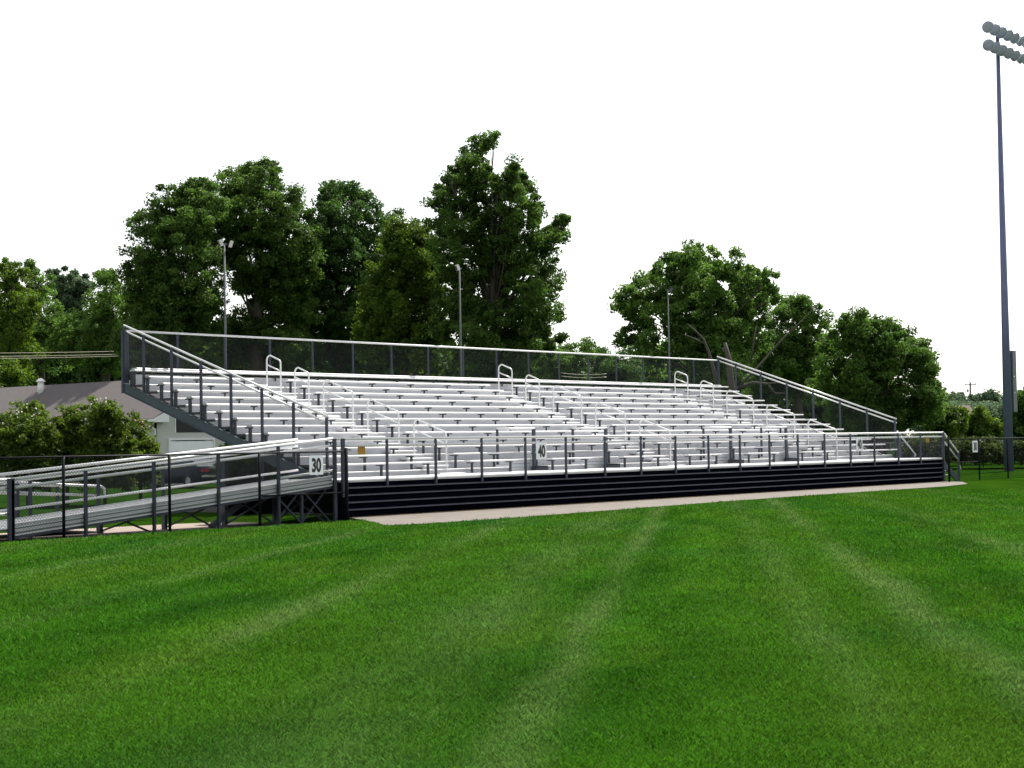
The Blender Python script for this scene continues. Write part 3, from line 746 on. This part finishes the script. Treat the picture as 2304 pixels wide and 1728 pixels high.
# ------------------------------------------------------------------ foliage
def leaf_cloud(centres, radii, n_per, leaf, flat=.75):
    """centres (K,3) radii (K,) -> leaf quads scattered in small clumps; returns verts, tint"""
    C = np.repeat(centres, n_per, axis=0); Rr = np.repeat(radii, n_per)[:, None]; N = len(C)
    d = rng.normal(size=(N, 3)); d /= np.linalg.norm(d, axis=1)[:, None]
    rad = rng.random((N, 1))**.42
    P = C + d*rad*Rr*np.array([1, 1, flat])
    nrm = d*.6 + rng.normal(size=(N, 3))*.75 + np.array([0, 0, .45]); nrm /= np.linalg.norm(nrm, axis=1)[:, None]
    t = np.cross(nrm, rng.normal(size=(N, 3))); t /= np.linalg.norm(t, axis=1)[:, None]; b = np.cross(nrm, t)
    s = leaf*(.6+.8*rng.random((N, 1)))
    droop = nrm*(-.18)*s
    V = np.stack([P-t*s*.5+droop, P-b*s*.26, P+t*s*.5+droop, P+b*s*.26], axis=1).reshape(-1, 3)
    ct = np.repeat(rng.random(len(centres)), n_per)
    tint = np.clip(ct*.6+rng.random(N)*.4, 0, 1)
    return V, tint
def sub_clumps(lobes, k, frac, sq=1.0):
    cs, rs = [], []
    for c, r in lobes:
        n = max(4, int(k*(r*r)))
        d = rng.normal(size=(n, 3)); d /= np.linalg.norm(d, axis=1)[:, None]
        rr = r*(.30+.72*rng.random((n, 1))**.6)
        cs.append(np.array(c)+d*rr*np.array([1, 1, sq])); rs.append((.45+.65*rng.random(n))*frac)
    return np.concatenate(cs), np.concatenate(rs)
def tree(label, D, base_px, lobes, lmat, k=19.0, frac=.60, n_per=105, leaf=.19, depth=.8, group=None, trunk_r=.28, name='tree', gap=.10, infill=True):
    b = ground_at(base_px, D); b.z = float(gh(b.x, b.y))
    view = Vector((b.x-CX, b.y-CY, 0)).normalized()
    t = thing(name, label, 'tree' if 'shrub' not in name and 'bush' not in name else ('shrub' if 'shrub' in name else 'bush'), b, group)
    mpp = D/FPX; W = (max(l[0]+l[2] for l in lobes)-min(l[0]-l[2] for l in lobes))*mpp*.5
    L = []; seen = set(); fill = []
    for i, (ax, ay, ar) in enumerate(lobes):
        for j in sorted(range(len(lobes)), key=lambda j: math.hypot(lobes[j][0]-ax, lobes[j][1]-ay))[1:4]:
            if (min(i, j), max(i, j)) in seen: continue
            seen.add((min(i, j), max(i, j))); bx, by, br2 = lobes[j]; dist = math.hypot(bx-ax, by-ay)
            if dist < (ar+br2)*1.25: fill.append(((ax+bx)/2+random.uniform(-.12, .12)*dist, (ay+by)/2+random.uniform(-.12, .12)*dist, min(ar, br2)*.8))
    nl0 = len(lobes); lobes = list(lobes)+(fill if infill else [])
    for (px, py, r) in lobes:
        dd = (rng.random()-.5)*2*depth*W*.75; p = at_dist(px, py, D)
        p = p + view*dd; L.append((tuple(p), r*mpp*(1.0)))
    # keep each lobe on its sight line at its own depth
    L = [((lambda q: (CX+(q[0]-CX), CY+(q[1]-CY), CZ+(q[2]-CZ)*math.hypot(q[0]-CX, q[1]-CY)/D))(c), r) for c, r in L]
    cs, rs = sub_clumps(L, k, frac)
    keep = (rng.random(len(cs)) > gap) & (cs[:, 2] > b.z+.25); cs, rs = cs[keep], rs[keep]
    V, tint = leaf_cloud(cs, rs, n_per, leaf)
    hi = V[:, 2].reshape(-1, 4).min(axis=1) > b.z+.05
    V = V.reshape(-1, 4, 3)[hi].reshape(-1, 3); tint = tint[hi]
    me = np_mesh('crown', V-np.array(b), 4, [lmat], tint)
    o = new_obj('crown', me, t)
    mb = MB(); top = max(c[2] for c, r in L); low = min(c[2] for c, r in L); zc = low+(top-low)*.35
    cxm = np.mean([c[0] for c, r in L]); cym = np.mean([c[1] for c, r in L])
    q = [Vector((b.x, b.y, b.z-.1)), Vector((b.x*.9+cxm*.1, b.y*.9+cym*.1, b.z+(zc-b.z)*.5)), Vector((b.x*.6+cxm*.4, b.y*.6+cym*.4, zc)), Vector((cxm, cym, low+(top-low)*.85))]
    mb.tube(q, [trunk_r*1.3, trunk_r, trunk_r*.7, trunk_r*.15], 9)
    for c, r in L[:nl0]:
        c = Vector(c); s0 = q[1].lerp(q[2], min(1, max(0, (c.z-low)/(top-low+.1)))*.9+.1*random.random())
        if (c-s0).length < .5: continue
        midp = s0.lerp(c, .5)+Vector((random.uniform(-.3, .3), random.uniform(-.3, .3), random.uniform(.0, .5)))
        mb.tube([s0, midp, c], [trunk_r*.22, trunk_r*.12, trunk_r*.04], 6)
        for _ in range(3):
            e = c+Vector((random.gauss(0, .6), random.gauss(0, .6), random.gauss(.2, .5)))*r*.7; mb.tube([midp.lerp(c, .6), e], [trunk_r*.08, trunk_r*.03], 4)
    part('trunk', mb, M_bark, t, True)
    return t
G1 = 'trees behind the stand'
tree('broad dark oak, leftmost of the big trees behind the stand', 104, 400,
     [(330,560,56),(395,470,62),(450,440,47),(420,540,74),(352,640,74),(312,700,45),(430,640,83),(330,765,63),(430,750,74),(318,500,29),(300,620,34),(470,500,45),(470,700,45),(380,700,67),(300,790,45)], L_oak, group=G1, trunk_r=.42)
tree('dark round-topped oak rising behind the thin light pole on the left', 108, 580,
     [(530,420,47),(600,410,49),(650,450,40),(560,490,69),(632,530,65),(515,560,52),(600,610,81),(560,735,58),(650,680,74),(600,770,69),(565,380,20),(610,375,18),(510,790,52),(670,780,56),(548,640,29),(485,460,34),(478,560,44),(690,600,40),(690,525,36)], L_oak, group=G1, trunk_r=.42)
tree('dark ragged-topped tree between the round oak and the yellowish tree', 112, 770,
     [(735,440,34),(800,432,36),(760,500,65),(838,500,45),(720,560,58),(800,580,81),(868,560,38),(760,680,90),(845,680,69),(780,790,63),(700,760,63),(893,480,16),(740,415,16),(692,560,46),(680,630,52),(702,505,28),(640,480,24),(690,640,56),(860,790,56)], L_dark, group=G1, trunk_r=.38, gap=.22)
tree('shorter yellowish green tree left of the tallest tree', 103, 910,
     [(900,525,40),(950,530,40),(880,600,52),(945,620,58),(895,700,72),(975,700,52),(850,650,40),(900,790,58),(968,790,54),(830,720,40),(840,790,45),(940,580,48),(990,650,40),(985,560,20)], L_yel, group=G1, trunk_r=.3)
tree('tallest tree, an open crown with upright plumes behind the stand', 98, 1110,
     [(1085,330,26),(1108,312,14),(1080,375,36),(1045,350,22),(1040,385,34),(1012,395,20),(1000,410,26),(985,450,34),(1030,440,50),(1090,430,56),(1140,410,36),(1158,372,14),(1162,395,22),(1185,430,30),(1160,460,44),(1215,470,18),(1050,510,60),(1120,510,66),(1180,510,46),(1000,500,34),(1225,540,34),(1255,505,18),(1270,490,9),(1262,530,20),(1210,580,46),(1140,590,74),(1060,590,66),(1005,560,34),(1010,640,40),(1080,670,74),(1160,670,72),(1225,650,42),(1250,620,20),(1240,700,32),(1200,730,56),(1120,750,74),(1040,740,56),(1000,720,40),(1220,780,40),(1150,810,56),(1060,810,56),(1262,760,12)], L_oak, k=15, group=G1, trunk_r=.30, gap=.12, frac=.52, infill=True)
tree('low bushy tree beyond the gap right of the tallest tree', 135, 1265, [(1262,800,39),(1235,835,44),(1290,840,52),(1225,800,21),(1310,800,34)], L_mid, group='low trees in the gap', k=10, trunk_r=.2)
tree('low dark tree beyond the gap beside the broad spreading tree', 140, 1370, [(1345,815,41),(1390,810,46),(1360,855,48),(1420,850,48),(1330,790,17)], L_dark, group='low trees in the gap', k=10, trunk_r=.2)
tree('broad spreading tree with gaps behind the right half of the stand', 92, 1600,
     [(1580,572,29),(1525,600,48),(1642,600,44),(1455,622,36),(1415,660,29),(1580,650,69),(1500,690,61),(1680,650,52),(1722,630,23),(1432,705,38),(1405,762,19),(1440,770,23),(1640,730,69),(1560,745,61),(1738,668,16),(1700,745,48),(1600,815,55),(1480,780,42),(1390,690,17),(1545,560,15),(1620,830,63),(1500,840,42)], L_mid, k=20, group=G1, trunk_r=.34, gap=.14, frac=.52)
tree('pale green tree between the spreading tree and the rightmost tree', 112, 1800,
     [(1790,695,35),(1830,722,37),(1752,735,41),(1790,790,58),(1848,790,39),(1720,800,48),(1765,860,52),(1830,870,50),(1800,672,15),(1720,870,43)], L_mid, group=G1, trunk_r=.26)
tree('rounded tree at the right end above the lower side rail', 100, 1980,
     [(1920,742,38),(1962,752,38),(1890,800,55),(1980,810,66),(2050,810,34),(1940,880,74),(2060,880,55),(2105,865,23),(2010,935,57),(1900,930,51),(2092,930,34),(1935,712,15),(2080,780,19),(2112,895,15),(1850,870,38),(2020,765,36),(2062,795,36),(2092,835,30),(2000,740,22)], L_mid, k=18, group=G1, trunk_r=.3)
G2 = 'trees beyond the low building'
tree('tall tree at the far left edge beyond the low building', 128, 40, [(30,625,38),(15,690,58),(40,780,60),(25,600,15),(8,600,20),(60,690,38),(5,750,50)], L_yel, group=G2, k=12, trunk_r=.28)
tree('pointed tree, second from the left edge beyond the building', 134, 95, [(82,640,37),(92,710,54),(100,800,56),(75,610,12),(60,590,10),(120,760,44)], L_mid, group=G2, k=12, trunk_r=.28)
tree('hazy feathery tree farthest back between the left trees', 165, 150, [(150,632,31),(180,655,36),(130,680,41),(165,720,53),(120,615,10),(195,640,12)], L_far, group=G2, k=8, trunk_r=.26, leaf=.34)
tree('green tree beside the broad dark oak beyond the building', 124, 240, [(240,650,39),(210,712,54),(262,715,49),(232,800,56),(160,770,54),(225,622,11),(248,618,10),(285,660,32),(282,780,44)], L_mid, group=G2, k=12, trunk_r=.28)
tree('small yellowish tree at the left edge over the roof ridge', 118, 20, [(15,830,34),(45,850,24),(-15,850,30)], L_yel, group=G2, k=14, trunk_r=.16)
# right hand middle distance
G3 = 'bushes near the right fence'
tree('yellowish bush right behind the stairs', 104, 2130, [(2130,945,30),(2150,965,32),(2105,960,30),(2160,935,16),(2125,985,35)], L_yel, name='bush', group=G3, k=26, trunk_r=.08, frac=.45)
tree('yellowish bush with upright shoots left of the mast', 108, 2195, [(2190,945,27),(2215,965,30),(2180,970,30),(2200,922,12),(2240,980,27),(2205,990,30)], L_yel, name='bush', group=G3, k=26, trunk_r=.08, frac=.45)
tree('bright green bush at the right edge beyond the mast', 112, 2300, [(2295,915,31),(2312,945,39),(2285,955,29),(2300,985,34),(2320,890,26)], L_mid, name='bush', group=G3, k=26, trunk_r=.08, frac=.45)
G4 = 'far trees on the right skyline'
for i, (lab, px, lob) in enumerate([
    ('far pale tree just right of the rounded tree', 2138, [(2135,900,13),(2142,915,16),(2128,915,14)]),
    ('far pointed tree left of the wooden utility pole', 2160, [(2160,893,8),(2165,905,12),(2155,908,12)]),
    ('far tree behind the wooden utility pole', 2196, [(2192,898,10),(2200,905,14),(2186,915,12)]),
    ('far broad tree left of the lighting mast', 2222, [(2215,895,13),(2228,890,13),(2240,898,12),(2218,915,18),(2238,918,16)]),
    ('far tree partly hidden by the lighting mast', 2258, [(2255,895,12),(2248,915,16),(2266,912,16)]),
    ('far tree in the skyline at the right edge', 2296, [(2294,893,10),(2304,900,14),(2290,908,14)])]):
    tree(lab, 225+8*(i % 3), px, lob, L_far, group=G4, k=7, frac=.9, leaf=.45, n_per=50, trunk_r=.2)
# shrubs with flowers
def flowers(t, lobes, D, n, m, name='blossom'):
    b = ORIG[t.name]; V = []; mpp = D/FPX; rr = np.random.default_rng(n)
    for _ in range(n):
        px, py, r = lobes[rr.integers(len(lobes))]
        a = rr.random()*2*math.pi; q = r*(.2+.85*rr.random()); p = at_dist(px+math.cos(a)*q, py-abs(math.sin(a))*q*.9+r*.25*rr.random(), D-mpp*r*rr.random()*1.1)
        s = .022+.018*rr.random()
        nn = Vector(rr.normal(size=3))+Vector((-.8, -.6, .4)); nn.normalize(); tt = nn.orthogonal().normalized(); bb = nn.cross(tt)
        for k in range(5):
            a0 = k*2*math.pi/5; u = tt*math.cos(a0)+bb*math.sin(a0); w_ = tt*-math.sin(a0)+bb*math.cos(a0)
            V += [p, p+u*s*.7-w_*s*.45, p+u*s+nn*s*.2, p+u*s*.7+w_*s*.45]
    V = np.array([tuple(v) for v in V]); me = np_mesh(name, V-np.array(b), 4, [m], np.random.default_rng(1).random(len(V)//4))
    o = new_obj(name, me, t)
SH = [('flowering shrub with white blooms at the left edge behind the ramp', 62, 56, [(60,935,34),(25,965,40),(90,965,38),(50,1000,50),(-5,990,40),(100,1020,44),(40,1060,50),(90,1070,44)], 110, M_petalw, L_shrub),
      ('pink flowering shrub between the two pale flowered shrubs', 150, 57, [(150,940,26),(175,925,22),(140,975,36),(180,965,36),(160,1010,46),(135,1050,46),(190,1050,46)], 90, M_petalp, L_shrub),
      ('rounded shrub with pale blooms in front of the roof corner', 235, 56, [(228,915,26),(250,925,24),(210,950,32),(262,960,34),(235,1000,50),(275,1010,40),(215,1055,46),(265,1060,46)], 100, M_petalw, L_shrub),
      ('dark leafy shrub with few blooms beside the white downspout', 315, 57, [(300,945,18),(318,965,20),(305,990,34),(325,1020,34),(295,1040,40),(340,1035,20),(320,1065,34),(345,1010,12)], 45, M_petalp, L_shrub)]
for lab, bp, D, lob, nf, fm, lm in SH:
    t = tree(lab, D, bp, lob, lm, k=95, frac=.26, n_per=60, leaf=.11, name='flowering_shrub', group='flowering shrubs beside the building', trunk_r=.05, depth=.6, gap=.1)
    flowers(t, lob, D, nf, fm)
# hedge-like brush behind right fence and under the trees: far mass
def mass(name, pts, D, lm, r, k, leaf, zmin=.0, kind='stuff'):
    cs = []; rs = []
    for px0, px1, yt, yb in pts:
        n = int((px1-px0)*k)
        for _ in range(n):
            p = at_dist(px0+(px1-px0)*rng.random(), yb+(yt-yb)*rng.random()**.8, D*(1+.06*(rng.random()-.5)))
            if p.z > zmin: cs.append(tuple(p)); rs.append(r*(.6+.8*rng.random()))
    V, tint = leaf_cloud(np.array(cs), np.array(rs), 60, leaf); o = new_obj(name, np_mesh(name, V, 4, [lm], tint)); o['kind'] = kind; return o
mass('brush_thicket', [(2020, 2120, 985, 1032), (2120, 2165, 998, 1036), (2165, 2240, 990, 1036), (2240, 2330, 1000, 1036)], 96, L_brush, .34, 1.9, .16)
mass('added_dark_brush', [(500, 740, 1010, 1096)], 62, L_brush, .35, 2.5, .14)  # bushes added to darken the view through under the stand
mass('distant_woods', [(-60, 300, 730, 1010), (300, 700, 760, 1010), (700, 1250, 790, 1010), (1250, 1440, 850, 1010), (1440, 1700, 790, 1010), (1700, 2000, 870, 1010)], 150, L_dark, 1.5, 3.0, .42)
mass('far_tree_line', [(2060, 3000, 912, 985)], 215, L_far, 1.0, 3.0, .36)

# dead tree and broken limbs
DT = thing('dead_tree', 'bare dead tree with broken trunk and leaning limbs behind the side rail', 'dead tree', ground_at(1628, 82))
def d4(a, b, D=82): return at_dist(1250+a/3.687, 500+b/3.687, D)
def limb(pts, rs, nm='limb'):
    mb = MB(); mb.tube(pts, rs, 8); part(nm, mb, M_dead, DT, True)
mb = MB(); b0 = ground_at(1650, 82); mb.tube([b0, d4(1470, 1450), d4(1450, 1300), d4(1440, 1150), d4(1405, 1000)], [.22, .19, .16, .14, .08], 9); mb.tube([d4(1430, 1090), d4(1385, 1045)], [.09, .04], 6); part('trunk', mb, M_dead, DT, True)
mb = MB(); b1 = ground_at(1625, 82.5); mb.tube([b1, d4(1340, 1340), d4(1300, 1180), d4(1270, 1080), d4(1230, 970), d4(1150, 890), d4(1090, 840)], [.16, .11, .09, .075, .05, .035, .015], 8); mb.tube([d4(1232, 1005), d4(1150, 965), d4(1065, 930)], [.06, .04, .02], 6); part('trunk', mb, M_dead, DT, True)
limb([d4(1490, 1400), d4(1680, 1200), d4(1900, 950), d4(2060, 800), d4(2250, 600)], [.06, .055, .042, .026, .01])
limb([d4(1500, 1380), d4(1640, 1330), d4(1760, 1340), d4(1820, 1420), d4(1900, 1420)], [.08, .06, .05, .035, .02])
limb([d4(1740, 1340), d4(1870, 1330)], [.04, .02])
limb([d4(1620, 1170), d4(1650, 950), d4(1665, 860)], [.05, .04, .02])

# ------------------------------------------------------------------ power lines, utility pole, far house
def wire(label, a, b, sag, r, grp):
    pts = [Vector(a).lerp(Vector(b), k/14)-Vector((0, 0, sag*4*(k/14)*(1-k/14))) for k in range(15)]
    mb = MB(); mb.tube(pts, r, 5); single('power_line', mb, M_cable, label, 'cable', grp, True)
gl = 'power lines above the low roof'
for lab, y0, y1 in (('highest power line running above the low roof at left', 793.5, 790), ('middle power line running above the low roof at left', 801.5, 796.5), ('lowest power line running above the low roof at left', 806.8, 800.5)):
    wire(lab, at_dist(-160, y0+1.5, 116), at_dist(330, y1-1, 118), .05, .022, gl)
gl = 'far power lines behind the back rail'
for lab, y0, y1 in (('upper far power line seen through the back rail mesh', 839, 841), ('lower far power line seen through the back rail mesh', 846, 848)):
    wire(lab, at_dist(1262, y0, 126), at_dist(1365, y1, 126), .1, .022, gl)
up = ground_at(2184, 240)
UP = thing('utility_pole', 'distant wooden utility pole with crossarm above the treetops', 'utility pole', up)
ptop = at_dist(2183, 860, 240)
mb = MB(); mb.tube([up, ptop], [.17, .11], 8); part('pole', mb, M_wood, UP, True)
ca_ = at_dist(2183, 865.5, 239.7); rr_ = Vector((R_.x, R_.y, 0)); mb = MB(); mb.bar(ca_-rr_*.75, ca_+rr_*.75, .12, .12); part('crossarm', mb, M_wood, UP)
for s in (-.7, -.05, .7):
    mb = MB(); mb.tube([ca_+rr_*s, ca_+rr_*s+Vector((0, 0, .28 if s != -.05 else .6))], .05, 6); part('insulator', mb, M_wood, UP)
mb = MB(); q = at_dist(2177.5, 876, 239.6); mb.tube([q, q-Vector((0, 0, .35))], .13, 8); part('transformer', mb, M_wood, UP)
hc = at_dist(2172, 930, 190); hb = Vector((hc.x, hc.y, 0)); HS = thing('far_house', 'far house with a brown roof among the right trees', 'house', hb)
rx = Vector((R_.x, R_.y, 0)); vx_ = Vector((F_.x, F_.y, 0)).normalized()
def hw(a, b, z): return tuple(hb+rx*a+vx_*b+Vector((0, 0, z)))
zr_ = 1.66+(977-905)*190/FPX; ze_ = zr_-1.9
mb = MB()
for a0, a1, b0_, b1_ in ((-1.0, 1.2, 0, 6),): mb.obox(hb+vx_*3+rx*.1+Vector((0, 0, ze_/2)), rx*1.5, vx_*3, Vector((0, 0, ze_/2)))
part('wall', mb, M_wall, HS)
mb = MB(); mb.poly([hw(-1.5, -.5, ze_-.1), hw(1.8, -.5, ze_-.1), hw(1.2, 3, zr_), hw(-1.0, 3, zr_)]); mb.poly([hw(1.8, 6.5, ze_-.1), hw(-1.5, 6.5, ze_-.1), hw(-1.0, 3, zr_), hw(1.2, 3, zr_)]); mb.poly([hw(-1.5, 6.5, ze_-.1), hw(-1.5, -.5, ze_-.1), hw(-1.0, 3, zr_)]); mb.poly([hw(1.8, -.5, ze_-.1), hw(1.8, 6.5, ze_-.1), hw(1.2, 3, zr_)])
part('roof', mb, M_tile, HS)

# ------------------------------------------------------------------ grass blades
N = 1350000
u = rng.random(N); d = 1/(1/58.0+u*(1/7.6-1/58.0)); a = YAW+np.radians(-20.5+47*rng.random(N))
x = CX+np.sin(a)*d; y = CY+np.cos(a)*d
def in_poly(x, y, P):
    c = np.zeros(len(x), bool); j = len(P)-1
    for i in range(len(P)):
        xi, yi = P[i]; xj, yj = P[j]
        c ^= ((yi > y) != (yj > y)) & (x < (xj-xi)*(y-yi)/(yj-yi+1e-12)+xi); j = i
    return c
xj_ = x+rng.normal(size=N)*.06; yj_ = y+rng.normal(size=N)*.06
ok = ~in_poly(xj_, yj_, APRON) & ((y < -.33) | (x > 33))
x, y, d = x[ok], y[ok], d[ok]; N = len(x)
cl = np.sin(x*3.1+np.sin(y*2.3)*2)*np.sin(y*2.7+np.sin(x*1.9)*2)*.5+.5
h = (.022+.032*rng.random(N))*(.5+.65*cl)
near_edge = (np.abs(y+.4) < .3) & (x < -1.7); h[near_edge] *= 1.7
wd = .0030*(.7+.8*rng.random(N))*np.clip(d/11, 1, 3.2)
hd_ = rng.random(N)*2*np.pi; lean = h*(.25+.75*rng.random(N)); la = rng.random(N)*2*np.pi
z = gh(x, y)
dx, dy = np.cos(hd_)*wd, np.sin(hd_)*wd; lx, ly = np.cos(la)*lean, np.sin(la)*lean
V = np.empty((N, 4, 3))
V[:, 0] = np.stack([x-dx, y-dy, z-.004], 1); V[:, 1] = np.stack([x+dx, y+dy, z-.004], 1)
V[:, 2] = np.stack([x+lx*.35+dx*.8, y+ly*.35+dy*.8, z+h*.6], 1); V[:, 3] = np.stack([x+lx, y+ly, z+h], 1)
# two-piece blade: quad folded to a tip
tint = rng.random(N)
me = np_mesh('grass', V.reshape(-1, 3), 4, [M_blade], tint)
go = new_obj('grass', me); go['kind'] = 'stuff'
print('blades', N)
